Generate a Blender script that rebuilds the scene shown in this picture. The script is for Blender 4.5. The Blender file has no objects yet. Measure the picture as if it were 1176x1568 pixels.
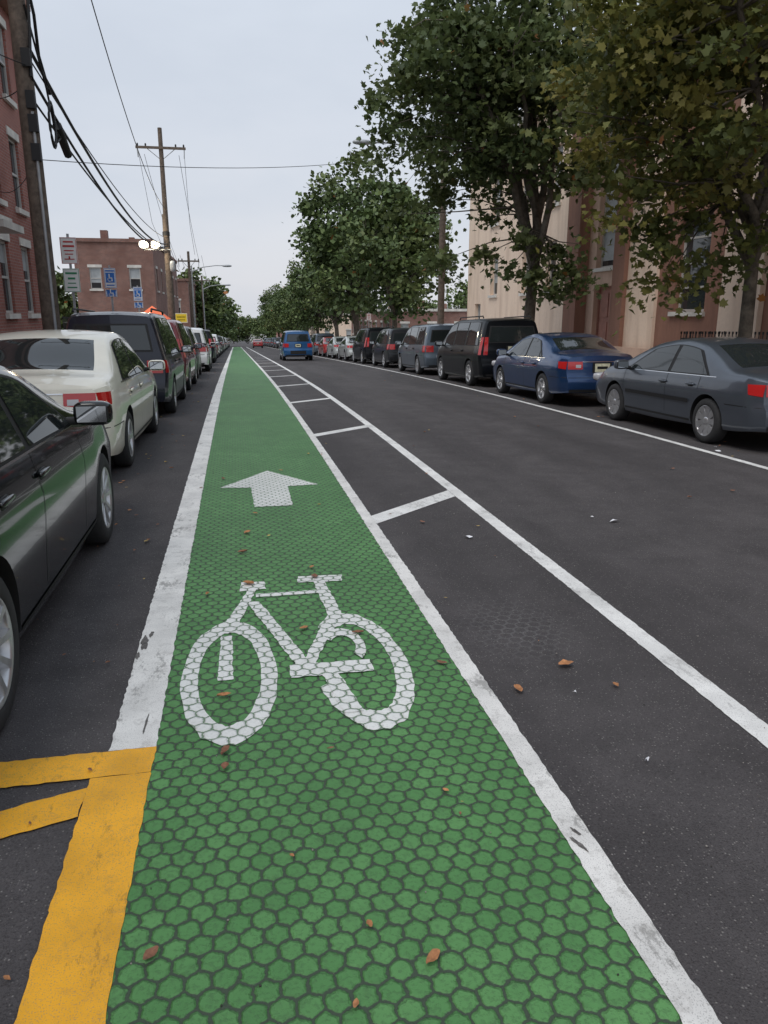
import bpy, math, random, bmesh
import numpy as np
from mathutils import Vector, Matrix
rnd=random.Random(7)
S=bpy.context.scene
# ------------------------------------------------------------------ helpers
def link(o): S.collection.objects.link(o); return o
def empty(name,loc=(0,0,0),rot=(0,0,0)):
    o=bpy.data.objects.new(name,None); o.location=loc; o.rotation_euler=rot; o.empty_display_size=.3
    return link(o)
def g0(Y):
    if Y>420: Y=420
    return -.204*math.log(1+math.exp((Y-15)/6))
BP=[-60,-40,-30,-20,-15,-10]+list(range(-8,62,1))+list(range(65,425,5))+[500,700,1000,1500,2500]
BPZ=[g0(y) for y in BP]
def g(Y): return float(np.interp(Y,BP,BPZ))
def gs(Y): return (g(Y+1)-g(Y-1))/2
class MB:
    def __init__(s): s.v=[];s.f=[];s.m=[];s.s=[]
    def add(self,vs,fs,mi=0,sm=False):
        o=len(self.v); self.v+= [tuple(p) for p in vs]
        for f in fs: self.f.append([o+i for i in f]); self.m.append(mi); self.s.append(sm)
    def quad(s,a,b,c,d,mi=0): s.add([a,b,c,d],[(0,1,2,3)],mi)
    def box(s,c,d,mi=0,R=None):
        vs=[]
        for x in(-.5,.5):
            for y in(-.5,.5):
                for z in(-.5,.5):
                    p=Vector((x*d[0],y*d[1],z*d[2]))
                    if R: p=R@p
                    vs.append(p+Vector(c))
        s.add(vs,[(0,1,3,2),(4,6,7,5),(0,4,5,1),(2,3,7,6),(0,2,6,4),(1,5,7,3)],mi)
    def bb(s,x0,x1,y0,y1,z0,z1,mi=0): s.box(((x0+x1)/2,(y0+y1)/2,(z0+z1)/2),(abs(x1-x0),abs(y1-y0),abs(z1-z0)),mi)
    def tube(s,pts,rad,n=8,mi=0,cap=True,sm=True):
        pts=[Vector(p) for p in pts]
        if not hasattr(rad,'__len__'): rad=[rad]*len(pts)
        vs=[];fs=[]
        for i,p in enumerate(pts):
            t=(pts[min(i+1,len(pts)-1)]-pts[max(i-1,0)])
            if t.length<1e-9: t=Vector((0,0,1))
            t.normalize()
            a=t.cross(Vector((0,0,1)) if abs(t.z)<.9 else Vector((1,0,0))).normalized(); b=t.cross(a)
            for k in range(n):
                an=2*math.pi*k/n
                vs.append(p+a*math.cos(an)*rad[i]+b*math.sin(an)*rad[i])
        for i in range(len(pts)-1):
            for k in range(n):
                fs.append((i*n+k,i*n+(k+1)%n,(i+1)*n+(k+1)%n,(i+1)*n+k))
        s.add(vs,fs,mi,sm)
        if cap:
            s.add(vs[:n],[tuple(range(n))],mi); s.add(vs[-n:],[tuple(range(n))],mi)
    def lathe(s,prof,c,n=32,mi=0,sm=True):  # profile (x,r), axis X
        vs=[];fs=[]
        for (x,r) in prof:
            for k in range(n):
                a=2*math.pi*k/n; vs.append((c[0]+x,c[1]+r*math.cos(a),c[2]+r*math.sin(a)))
        for i in range(len(prof)-1):
            for k in range(n): fs.append((i*n+k,i*n+(k+1)%n,(i+1)*n+(k+1)%n,(i+1)*n+k))
        s.add(vs,fs,mi,sm)
    def blob(s,c,d,mi=0,e=.5,n=14,R=None):  # superellipsoid
        f=lambda w,m:math.copysign(abs(w)**m,w)
        vs=[];fs=[]
        for i in range(n+1):
            ph=-math.pi/2+math.pi*i/n
            for k in range(2*n):
                th=math.pi*k/n
                p=Vector((d[0]/2*f(math.cos(ph),e)*f(math.cos(th),e),d[1]/2*f(math.cos(ph),e)*f(math.sin(th),e),d[2]/2*f(math.sin(ph),e)))
                if R:p=R@p
                vs.append(p+Vector(c))
        for i in range(n):
            for k in range(2*n): fs.append((i*2*n+k,i*2*n+(k+1)%(2*n),(i+1)*2*n+(k+1)%(2*n),(i+1)*2*n+k))
        s.add(vs,fs,mi,True)
    def mesh(s,name,mats):
        me=bpy.data.meshes.new(name); me.from_pydata(s.v,[],s.f)
        for m in mats: me.materials.append(m)
        me.polygons.foreach_set('material_index',s.m); me.polygons.foreach_set('use_smooth',s.s)
        me.update()
        return me
    def obj(s,name,mats,parent=None,loc=None):
        o=bpy.data.objects.new(name,s.mesh(name,mats)); link(o)
        if parent: o.parent=parent
        if loc: o.location=loc
        return o
# ------------------------------------------------------------------ node helpers
def N(nt,t,**k):
    n=nt.nodes.new(t)
    for a,b in k.items(): setattr(n,a,b)
    return n
def put(nt,sock,val):
    if isinstance(val,bpy.types.NodeSocket): nt.links.new(val,sock)
    else: sock.default_value=val
def mt(nt,op,a,b=0.0,c=None):
    n=N(nt,'ShaderNodeMath',operation=op); put(nt,n.inputs[0],a); put(nt,n.inputs[1],b)
    if c is not None: put(nt,n.inputs[2],c)
    return n.outputs[0]
def vm(nt,op,a,b=(0,0,0)):
    n=N(nt,'ShaderNodeVectorMath',operation=op); put(nt,n.inputs[0],a)
    if op not in('ABSOLUTE','LENGTH'): put(nt,n.inputs[1],b)
    return n.outputs['Value'] if op in('DOT_PRODUCT','LENGTH') else n.outputs[0]
def mix(nt,f,a,b):
    n=N(nt,'ShaderNodeMix',data_type='RGBA'); put(nt,n.inputs[0],f)
    for s_,v in((n.inputs[6],a),(n.inputs[7],b)):
        if isinstance(v,tuple) and len(v)==3: v=v+(1,)
        put(nt,s_,v)
    return n.outputs[2]
def mr(nt,v,a,b,c=0.,d=1.):
    n=N(nt,'ShaderNodeMapRange'); put(nt,n.inputs[0],v); n.inputs[1].default_value=a;n.inputs[2].default_value=b;n.inputs[3].default_value=c;n.inputs[4].default_value=d
    return n.outputs[0]
def noise(nt,vec,sc,det=4,rough=.55):
    n=N(nt,'ShaderNodeTexNoise'); n.inputs['Scale'].default_value=sc;n.inputs['Detail'].default_value=det;n.inputs['Roughness'].default_value=rough
    nt.links.new(vec,n.inputs['Vector']); return n.outputs[0]
def base(name):
    m=bpy.data.materials.new(name); m.use_nodes=True; nt=m.node_tree
    return m,nt,nt.nodes['Principled BSDF']
def bump(nt,b,h,st=.3,dist=.01):
    n=N(nt,'ShaderNodeBump'); n.inputs['Strength'].default_value=st;n.inputs['Distance'].default_value=dist
    nt.links.new(h,n.inputs['Height']); nt.links.new(n.outputs[0],b.inputs['Normal'])
def pos(nt): return N(nt,'ShaderNodeNewGeometry').outputs['Position']
def M(name,col,rough=.6,metal=0,coat=0,ns=0,na=0,bp=0,spec=.5,emit=0,obj=False,bd=.01):
    m,nt,b=base(name)
    b.inputs['Base Color'].default_value=(*col,1); b.inputs['Roughness'].default_value=rough; b.inputs['Metallic'].default_value=metal
    b.inputs['Coat Weight'].default_value=coat; b.inputs['Coat Roughness'].default_value=.03; b.inputs['Specular IOR Level'].default_value=spec
    if ns:
        p=N(nt,'ShaderNodeTexCoord').outputs['Object'] if obj else pos(nt)
        n1=noise(nt,p,ns,3,.65)
        f=mr(nt,n1,.3,.7)
        nt.links.new(mix(nt,f,tuple(c*(1-na) for c in col),tuple(min(1,c*(1+na)) for c in col)),b.inputs['Base Color'])
        if bp: bump(nt,b,noise(nt,p,ns*6,3),bp,bd)
    if emit:
        b.inputs['Emission Color'].default_value=(*col,1); b.inputs['Emission Strength'].default_value=emit
    return m
HP=.0715
def hexn(nt,p):
    q=vm(nt,'MULTIPLY',p,(1,1,0))
    dn=N(nt,'ShaderNodeTexNoise'); dn.inputs['Scale'].default_value=42; dn.inputs['Detail'].default_value=2; nt.links.new(q,dn.inputs['Vector'])
    q=vm(nt,'ADD',q,vm(nt,'MULTIPLY',vm(nt,'SUBTRACT',dn.outputs['Color'],(.5,.5,.5)),(.020,.020,0)))
    q=vm(nt,'ADD',vm(nt,'MULTIPLY',q,(1/HP,1/HP,0)),(300,300*1.7320508,0))
    r=(1,1.7320508,1);h=(.5,.8660254,0)
    a=vm(nt,'SUBTRACT',vm(nt,'MODULO',q,r),h); bq=vm(nt,'SUBTRACT',vm(nt,'MODULO',vm(nt,'SUBTRACT',q,h),r),h)
    sel=mt(nt,'GREATER_THAN',vm(nt,'DOT_PRODUCT',a,a),vm(nt,'DOT_PRODUCT',bq,bq))
    n=N(nt,'ShaderNodeMix',data_type='VECTOR'); put(nt,n.inputs[0],sel); put(nt,n.inputs[4],a); put(nt,n.inputs[5],bq); gv=n.outputs[1]
    ag=vm(nt,'ABSOLUTE',gv); sx=N(nt,'ShaderNodeSeparateXYZ'); nt.links.new(ag,sx.inputs[0])
    d=mt(nt,'MAXIMUM',sx.outputs[0],vm(nt,'DOT_PRODUCT',ag,(.5,.8660254,0)))
    d=mt(nt,'MAXIMUM',d,mt(nt,'MULTIPLY',vm(nt,'LENGTH',gv),.90))
    wn=N(nt,'ShaderNodeTexWhiteNoise'); nt.links.new(vm(nt,'SUBTRACT',q,gv),wn.inputs['Vector'])
    return d,wn.outputs['Value']
# ---- asphalt
def asphalt(name='asphalt',ghost=None):
    m,nt,b=base(name); p=pos(nt)
    st=vm(nt,'MULTIPLY',p,(1.1,.16,1))
    big=mr(nt,noise(nt,st,.9,4,.6),.38,.62); med=mr(nt,noise(nt,p,2.4,5,.72),.40,.62); fine=noise(nt,p,150,2,.8)
    c=mix(nt,big,(.074,.067,.068),(.110,.100,.101)); c=mix(nt,mt(nt,'MULTIPLY',med,.5),c,(.056,.051,.052))
    v=N(nt,'ShaderNodeTexVoronoi'); v.inputs['Scale'].default_value=95; nt.links.new(p,v.inputs['Vector'])
    agg=mr(nt,v.outputs['Distance'],.15,.42,1,0)
    sc=N(nt,'ShaderNodeSeparateColor'); nt.links.new(v.outputs['Color'],sc.inputs[0])
    sel=mr(nt,sc.outputs[0],.70,.95)
    c=mix(nt,mt(nt,'MULTIPLY',mt(nt,'MULTIPLY',agg,sel),.85),c,(.33,.31,.29))
    c=mix(nt,mr(nt,fine,.48,.70,0,.7),c,(.026,.023,.024))
    if ghost:
        d,_=hexn(nt,p); dist=vm(nt,'LENGTH',vm(nt,'MULTIPLY',vm(nt,'SUBTRACT',p,(ghost[0],ghost[1],0)),(1.5,1,0)))
        f=mt(nt,'MULTIPLY',mr(nt,dist,.1,.55,.2,0),mr(nt,d,.38,.44,0,1)); c=mix(nt,f,c,(.32,.31,.31))
    nt.links.new(c,b.inputs['Base Color']); b.inputs['Roughness'].default_value=.8; b.inputs['Specular IOR Level'].default_value=.3
    bump(nt,b,mt(nt,'ADD',fine,mt(nt,'MULTIPLY',agg,.6)),.7,.007)
    return m
def hexmat(name,c1,c2,gap,wear,wearcol,g0_=.415,g1_=.445,rough=.62):
    m,nt,b=base(name); p=pos(nt); d,rid=hexn(nt,p)
    c=mix(nt,rid,c1,c2)
    c=mix(nt,mr(nt,noise(nt,p,1.2,4,.6),.38,.65,0,.6),c,tuple(x*.76 for x in c1))
    w=mr(nt,noise(nt,p,60,3,.75),.50,.62,0,wear); c=mix(nt,w,c,wearcol)
    w2=mr(nt,noise(nt,p,9,4,.75),.54,.66,0,wear*.8); c=mix(nt,w2,c,wearcol)
    ed=mr(nt,d,g0_,g1_); c=mix(nt,ed,c,gap)
    nt.links.new(c,b.inputs['Base Color']); b.inputs['Roughness'].default_value=rough; b.inputs['Specular IOR Level'].default_value=.4
    bump(nt,b,mt(nt,'SUBTRACT',mt(nt,'MULTIPLY',w,.35),mt(nt,'MULTIPLY',mr(nt,d,g0_-.06,g1_),1.2)),.75,.007)
    return m
def linemat(name,col,dirt,amt=1.):
    m,nt,b=base(name); p=pos(nt)
    c=mix(nt,mr(nt,noise(nt,p,3,4,.6),.38,.65),col,tuple(x*.78 for x in col))
    c=mix(nt,mr(nt,noise(nt,p,14,4,.75),.53,.66,0,.55*amt),c,dirt)
    c=mix(nt,mr(nt,noise(nt,vm(nt,'MULTIPLY',p,(1.6,.7,1)),2.6,7,.85),.555,.61,0,.75*amt),c,tuple(x*.5 for x in dirt))
    c=mix(nt,mr(nt,noise(nt,p,220,1,.6),.58,.66,0,.45),c,(.2,.19,.18))
    nt.links.new(c,b.inputs['Base Color']); b.inputs['Roughness'].default_value=.6
    return m
def brick(name,c1,c2,mort,sc=1.):
    m,nt,b=base(name); p=pos(nt); sx=N(nt,'ShaderNodeSeparateXYZ'); nt.links.new(p,sx.inputs[0])
    cb=N(nt,'ShaderNodeCombineXYZ'); nt.links.new(mt(nt,'ADD',sx.outputs[0],sx.outputs[1]),cb.inputs[0]); nt.links.new(sx.outputs[2],cb.inputs[1])
    t=N(nt,'ShaderNodeTexBrick'); nt.links.new(cb.outputs[0],t.inputs['Vector'])
    t.inputs['Color1'].default_value=(*c1,1);t.inputs['Color2'].default_value=(*c2,1);t.inputs['Mortar'].default_value=(*mort,1)
    t.inputs['Scale'].default_value=1/sc; t.inputs['Brick Width'].default_value=.22;t.inputs['Row Height'].default_value=.075;t.inputs['Mortar Size'].default_value=.008;t.inputs['Bias'].default_value=-.1
    c=mix(nt,mr(nt,noise(nt,p,.7,5,.65),.4,.65,0,.6),t.outputs['Color'],tuple(x*.5 for x in c1))
    nt.links.new(c,b.inputs['Base Color']); b.inputs['Roughness'].default_value=.9
    bump(nt,b,t.outputs['Fac'],-.4,.01)
    return m
def stucco(name,col,dark):
    m,nt,b=base(name); p=pos(nt)
    st=vm(nt,'MULTIPLY',p,(1.5,1.5,.25))
    c=mix(nt,mr(nt,noise(nt,st,1.4,5,.65),.45,.7,0,.75),col,dark); c=mix(nt,mr(nt,noise(nt,p,9,3),.45,.7,0,.35),c,tuple(x*.8 for x in col))
    nt.links.new(c,b.inputs['Base Color']); b.inputs['Roughness'].default_value=.88
    return m
def leafmat(name,dark,mid,light,tint,transl=True):
    m,nt,b=base(name)
    r=N(nt,'ShaderNodeAttribute',attribute_name='lv').outputs['Fac']; t=N(nt,'ShaderNodeAttribute',attribute_name='lt').outputs['Fac']
    c=mix(nt,mr(nt,r,0,.75),dark,mid); c=mix(nt,mr(nt,r,.6,.95,0,.8),c,light)
    c=mix(nt,mr(nt,t,.5,1,0,.75),c,tint)
    c=mix(nt,mr(nt,r,.985,.99,0,1),c,(.32,.12,.03))
    nt.links.new(c,b.inputs['Base Color']); b.inputs['Roughness'].default_value=.55; b.inputs['Specular IOR Level'].default_value=.35
    if transl:
        tr=N(nt,'ShaderNodeBsdfTranslucent'); nt.links.new(mix(nt,.6,c,light),tr.inputs[0])
        ms=N(nt,'ShaderNodeMixShader'); ms.inputs[0].default_value=.3
        out=nt.nodes['Material Output']; nt.links.new(b.outputs[0],ms.inputs[1]); nt.links.new(tr.outputs[0],ms.inputs[2]); nt.links.new(ms.outputs[0],out.inputs[0])
    return m
ASPH=asphalt(); ASPHG=asphalt('asphalt_hex_imprint',(1.48,3.75))
GREEN=hexmat('green_hex_thermoplastic',(.092,.262,.080),(.128,.325,.106),(.054,.080,.050),.45,(.068,.155,.060),.422,.455)
WHEX=hexmat('white_hex_thermoplastic',(.90,.90,.87),(.82,.82,.79),(.18,.26,.17),.35,(.58,.60,.55),.435,.465)
WHITE=linemat('white_road_paint',(.88,.86,.82),(.46,.44,.41),.9)
WHITE2=linemat('white_road_paint_clean',(.90,.89,.86),(.52,.50,.48),.6)
YELLOW=linemat('yellow_road_paint',(1.,.48,.02),(.60,.31,.05),.7)
TAR=M('tyre_scuff',(.12,.112,.105),.8,ns=60,na=.6)
CONC=M('concrete',(.42,.40,.38),.9,ns=1.5,na=.25,bp=.3)
KERB=M('kerb_stone',(.34,.33,.31),.9,ns=3,na=.3)
DIRT=M('ground_soil_grass',(.08,.09,.05),.95,ns=.4,na=.4)
BRICKR=brick('red_brick',(.38,.13,.095),(.29,.092,.070),(.34,.27,.24))
BRICKD=brick('brown_brick',(.27,.12,.09),(.18,.082,.066),(.30,.26,.23))
STUC=stucco('beige_stucco',(.86,.68,.54),(.64,.47,.36))
STUCB=stucco('brown_stucco',(.30,.155,.11),(.19,.10,.075))
STUCP=stucco('pink_stucco',(.62,.43,.33),(.42,.28,.21))
TRIM=M('stone_trim',(.64,.61,.56),.8,ns=2,na=.2)
FRAME=M('window_frame',(.50,.48,.45),.6,ns=3,na=.1)
GLASS=M('window_glass',(.03,.036,.04),.06,spec=.8)
BLIND=M('window_blind',(.36,.38,.39),.5,ns=2,na=.2)
DOORM=M('painted_door',(.36,.17,.13),.6,ns=3,na=.2)
IRON=M('black_iron',(.02,.02,.021),.5)
WOOD=M('pole_wood',(.13,.10,.078),.9,ns=8,na=.4,bp=.6)
STEEL=M('galvanised_steel',(.40,.41,.42),.5,metal=.3,ns=4,na=.15)
BLACKR=M('black_cable',(.015,.015,.016),.6)
BARK=M('bark',(.12,.10,.078),.95,ns=5,na=.5,bp=.8,bd=.03)
LEAFA=leafmat('leaf_dark_green',(.046,.070,.026),(.094,.128,.044),(.175,.215,.078),(.13,.145,.05))
LEAFB=leafmat('leaf_olive',(.058,.076,.024),(.125,.148,.040),(.26,.255,.07),(.26,.215,.052))
LEAFC=leafmat('leaf_mid_green',(.056,.086,.030),(.108,.158,.050),(.19,.245,.08),(.14,.17,.055),False)
# ------------------------------------------------------------------ ground sheets
def rows(y0,y1):
    return sorted(set([y for y in BP if y0<y<y1]+[y0,y1]))
def strip(x0,x1,y0,y1,zo,jit=0):
    mb=MB(); ys=rows(y0,y1)
    if jit:
        y=y0
        while y<min(y1,16): ys.append(y); y+=.03
        ys=sorted(set(ys))
    vs=[];fs=[]
    for y in ys:
        j=[(rnd.uniform(-jit,jit)) for _ in range(2)]
        vs+=[(x0+j[0],y,g(y)+zo),(x1+j[1],y,g(y)+zo)]
    for i in range(len(ys)-1): fs.append((2*i,2*i+1,2*i+3,2*i+2))
    mb.add(vs,fs); return mb
KL,KR=-3.25,8.45
def sheet(name,xs,y0,y1,zo,mats,sel=None):
    mb=MB(); ys=rows(y0,y1); n=len(xs)
    vs=[(x,y,g(y)+zo) for y in ys for x in xs]
    fs=[(i*n+k,i*n+k+1,(i+1)*n+k+1,(i+1)*n+k) for i in range(len(ys)-1) for k in range(n-1)]
    mb.add(vs,fs)
    if sel:
        j=0
        for i in range(len(ys)-1):
            for k in range(n-1):
                if sel((xs[k]+xs[k+1])/2,(ys[i]+ys[i+1])/2): mb.m[j]=1
                j+=1
    return mb.obj(name,mats)
sheet('ground',[-2000,-500,-100,-20,20,100,500,2000],-60,2500,-.03,[DIRT])
sheet('road',[KL-.02,0,1.06,2.1,6,KR+.02],-60,700,0,[ASPH,ASPHG],lambda x,y:1.1<x<2.05 and 3<y<5)
def walk(name,x0,x1,y0,y1):
    mb=MB(); ys=rows(y0,y1); vs=[];fs=[]
    for y in ys:
        z=g(y); vs+=[(x0,y,z-.1),(x0,y,z+.14),(x1,y,z+.14),(x1,y,z-.1)]
    for i in range(len(ys)-1):
        for k in range(3): fs.append((4*i+k,4*i+k+1,4*i+5+k,4*i+4+k))
    mb.add(vs,fs); return mb
walk('sidewalk',KL-.18,-14,-60,600).obj('sidewalk',[CONC])
walk('sidewalk',KR+.18,40,-60,600).obj('sidewalk',[CONC])
walk('kerb',KL,KL-.178,-60,600).obj('kerb',[KERB])
walk('kerb',KR,KR+.178,-60,600).obj('kerb',[KERB])
strip(-.405,1.03,-10,160,.004).obj('green_bike_lane',[GREEN])
ln=empty('lane_markings')
strip(-.585,-.400,2.862,160,.008,.004).obj('left_line',[WHITE],ln)
strip(1.015,1.110,-10,160,.008,.004).obj('right_line',[WHITE],ln)
strip(2.06,2.18,-10,160,.004,.003).obj('buffer_line',[WHITE2],ln)
strip(5.98,6.08,-10,160,.004,.003).obj('parking_line',[WHITE2],ln)
mb=MB()
for k in range(0,26):
    yy=6.08+5.07*k; w=.27
    p=[(1.112,yy),(2.057,yy+.86),(2.057,yy+.86+w),(1.112,yy+w)]
    mb.add([(a,b,g(b)+.0045) for a,b in p],[(0,1,2,3)])
mb.obj('buffer_hatching',[WHITE2],ln)
yb=empty('yellow_hatch_marking')
strip(-.625,-.402,-6,2.68,.008,.003).obj('edge_bar',[YELLOW],yb)
def poly(mb,pts,zo,mi=0): mb.add([(a,b,g(b)+zo) for a,b in pts],[tuple(range(len(pts)))],mi)
def rough_poly(mb,pts,zo,amp=.006,st=.03):
    out=[]
    for i,(a,b) in enumerate(pts):
        c,d=pts[(i+1)%len(pts)]; L=math.hypot(c-a,d-b); n=max(1,int(L/st))
        for k in range(n):
            t=k/n; j=amp if k else 0
            out.append((a+(c-a)*t+rnd.uniform(-j,j),b+(d-b)*t+rnd.uniform(-j,j)))
    poly(mb,out,zo)
mb=MB()
rough_poly(mb,[(-3.1,2.69),(-.63,2.682),(-.402,2.682),(-.398,2.862),(-3.1,2.86)],.008,.004)
rough_poly(mb,[(-3.1,1.70),(-.627,2.45),(-.627,2.62),(-3.1,1.88)],.008,.004)
mb.obj('hatch_bars',[YELLOW],yb)
mb=MB()
def scuff(cx,cy,lx,ly,zo,n=30,ang=0):
    pts=[]; ph=[rnd.uniform(0,6) for _ in range(3)]
    for i in range(n):
        a=2*math.pi*i/n; r=.72+.14*math.sin(2*a+ph[0])+.10*math.sin(5*a+ph[1])+.06*math.sin(9*a+ph[2]); x=lx*r*math.cos(a);y=ly*r*math.sin(a)
        pts.append((cx+x*math.cos(ang)-y*math.sin(ang),cy+x*math.sin(ang)+y*math.cos(ang)))
    poly(mb,pts,zo)
for cx,cy,lx,ly,an in[(-.560,3.92,.030,.11,0),(-.535,4.03,.016,.05,0),(-.578,3.76,.014,.06,.1),(-.46,3.05,.007,.10,-.05),(1.045,1.98,.012,.05,.3),(1.062,2.04,.010,.03,.3)]:
    scuff(cx,cy,lx,ly,.0096+rnd.random()*.0008,ang=an)
mb.obj('tyre_scuff_marks',[TAR])
# arrow + bicycle symbol
mb=MB(); zo=.008
rough_poly(mb,[(.10,6.87),(.455,6.87),(.465,7.72),(.79,7.74),(.29,8.6),(-.23,7.76),(.09,7.72)],zo)
mb.obj('arrow_marking',[WHEX])
mb=MB()
def ring(cx,cy,rx,ry,tx,ty,a0=0,a1=360,n=60,zo=.008):
    vs=[];fs=[]
    for i in range(n+1):
        a=math.radians(a0+(a1-a0)*i/n)
        for sx_,sy_ in((rx,ry),(rx-tx,ry-ty)):
            j=rnd.uniform(.98,1.02) if 0<i<n else 1
            x=cx+sx_*j*math.cos(a);y_=cy+sy_*j*math.sin(a); vs.append((x,y_,g(y_)+zo))
    for i in range(n): fs.append((2*i,2*i+1,2*i+3,2*i+2))
    mb.add(vs,fs)
def bar(x0,y0,x1,y1,wx0,wx1,zo):
    rough_poly(mb,[(x0-wx0/2,y0),(x0+wx0/2,y0),(x1+wx1/2,y1),(x1-wx1/2,y1)],zo,.005)
ring(-.105,3.47,.232,.66,.08,.16)
ring(.545,3.47,.24,.66,.08,.16,-160,133,50)
bar(-.125,3.40,-.125,3.93,.075,.06,.0084)
bar(-.11,4.05,.035,4.66,.085,.05,.0089)
rough_poly(mb,[(-.05,4.62),(.12,4.64),(.11,4.78),(-.04,4.79)],.0093)
bar(.03,4.42,.26,3.50,.075,.075,.0098)
rough_poly(mb,[(.05,4.50),(.45,4.50),(.45,4.56),(.05,4.56)],.0086,.004)
rough_poly(mb,[(.33,4.72),(.62,4.70),(.64,4.82),(.34,4.84)],.0088)
bar(.47,4.72,.505,4.05,.075,.085,.0095)
bar(.49,4.12,.27,3.45,.07,.07,.0103)
rough_poly(mb,[(.19,3.36),(.60,3.36),(.60,3.49),(.19,3.50)],.0107)
bar(.37,3.45,.44,2.98,.075,.09,.0111)
ring(.49,3.68,.115,.23,.05,.10,-50,150,20,zo=.0115)
mb.obj('bicycle_symbol_marking',[WHEX])
# fallen leaves / litter
mb=MB()
def gleaf(x,y,s,mi):
    a=rnd.uniform(0,6.28); cu=rnd.uniform(.15,.5); ca,sa=math.cos(a),math.sin(a); asp=rnd.uniform(.45,.75); fold=rnd.uniform(-.3,.3)
    vs=[(0,0,.0)];n=12
    for i in range(n):
        an=2*math.pi*i/n; px=math.cos(an)*.5;py=math.sin(an)*.5*asp*rnd.uniform(.75,1.1)*(1-.35*abs(math.cos(an)))
        vs.append((px*s,py*s,s*(cu*abs(py)*1.6+abs(px)*.3*rnd.uniform(.3,1)+fold*py*px)))
    vs=[(x+p[0]*ca-p[1]*sa,y+p[0]*sa+p[1]*ca,g(y)+.0145+max(0,p[2])) for p in vs]
    mb.add(vs,[(0,i+1,(i+1)%n+1) for i in range(n)],mi)
for i,(x,y,s) in enumerate([(.02,5.98,.1),(1.56,3.23,.085),(1.23,3.03,.07),(-.31,1.78,.055),(.45,1.62,.06),(.30,1.77,.03),(-.12,2.76,.07),(-.12,2.65,.05),(-.13,3.23,.07),(.95,3.37,.06),(-.02,5.45,.09),(.59,3.82,.07),(.30,3.94,.06),(.22,1.52,.03),(.01,4.74,.09),(.45,5.0,.05),(.1,6.6,.06),(-.2,8.2,.08),(.45,4.8,.07),(.3,2.7,.03),(1.7,2.98,.04),(-.25,4.6,.05),(.7,2.2,.02),(.1,2.1,.02)]):
    gleaf(x,y,s,rnd.choice([0,0,1]))
for i in range(320):
    y=1.2+rnd.random()**1.6*30; x=rnd.choice([rnd.uniform(-3,8),rnd.uniform(-2,-.6),rnd.uniform(6,8.2)])
    gleaf(x,y,rnd.uniform(.010,.028) if y<5 else rnd.uniform(.03,.06),rnd.choice([0,1,1,2]))
L1=M('dry_leaf_orange',(.46,.21,.09),.8,ns=30,na=.4); L2=M('dry_leaf_brown',(.26,.12,.07),.8,ns=30,na=.4); L3=M('dry_leaf_yellow',(.5,.36,.12),.8,ns=30,na=.4)
mb.obj('fallen_leaves',[L1,L2,L3])
mb=MB()
for x,y,s in[(1.76,5.52,.085),(1.48,2.95,.022),(1.52,2.38,.024),(3.13,5.74,.1),(6.17,8.75,.1),(6.3,9.0,.05),(3.0,5.9,.04)]:
    n=7; a0=rnd.uniform(0,3)
    vs=[(x,y,g(y)+.025)]+[(x+s*.5*rnd.uniform(.6,1)*math.cos(a0+i*2*math.pi/n),y+s*.3*rnd.uniform(.6,1)*math.sin(a0+i*2*math.pi/n),g(y)+.007+rnd.uniform(0,.02)) for i in range(n)]
    mb.add(vs,[(0,i+1,(i+1)%n+1) for i in range(n)],0)
for i in range(340):
    y=1.2+rnd.random()**1.5*18; x=rnd.choice([rnd.uniform(1.2,7),rnd.uniform(-.4,1),rnd.uniform(1.2,4)]); mb.blob((x,y,g(y)+.007),(rnd.uniform(.003,.010),rnd.uniform(.003,.008),.006),rnd.choice([1,2]),.8,3)
mb.obj('litter',[M('white_paper',(.85,.85,.88),.6),M('pebble',(.34,.31,.28),.8),M('dark_pebble',(.05,.045,.04),.8)])
# ------------------------------------------------------------------ trees
def meshnp(name,V,nper,mat,lv,lt):
    n=len(V)//nper; me=bpy.data.meshes.new(name)
    me.vertices.add(len(V)); me.vertices.foreach_set('co',V.astype(np.float32).ravel())
    me.loops.add(len(V)); me.loops.foreach_set('vertex_index',np.arange(len(V),dtype=np.int32))
    me.polygons.add(n); me.polygons.foreach_set('loop_start',(np.arange(n)*nper).astype(np.int32)); 
    me.update(calc_edges=True)
    for nm,a in(('lv',lv),('lt',lt)):
        at=me.attributes.new(nm,'FLOAT','POINT'); at.data.foreach_set('value',np.repeat(a,nper).astype(np.float32))
    me.materials.append(mat); return me
LP=[(0,-.5),(.5,-.3),(.30,-.02),(.48,.22),(.18,.2),(0,.5),(-.18,.2),(-.48,.22),(-.30,-.02),(-.5,-.3)]
LTN=np.array([(a,b,-abs(a)*.35) for a,b in LP]); LTF=np.array([(0,-.5,0),(.42,-.1,-.1),(.3,.35,-.1),(-.1,.5,0),(-.42,.05,-.1)])
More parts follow.
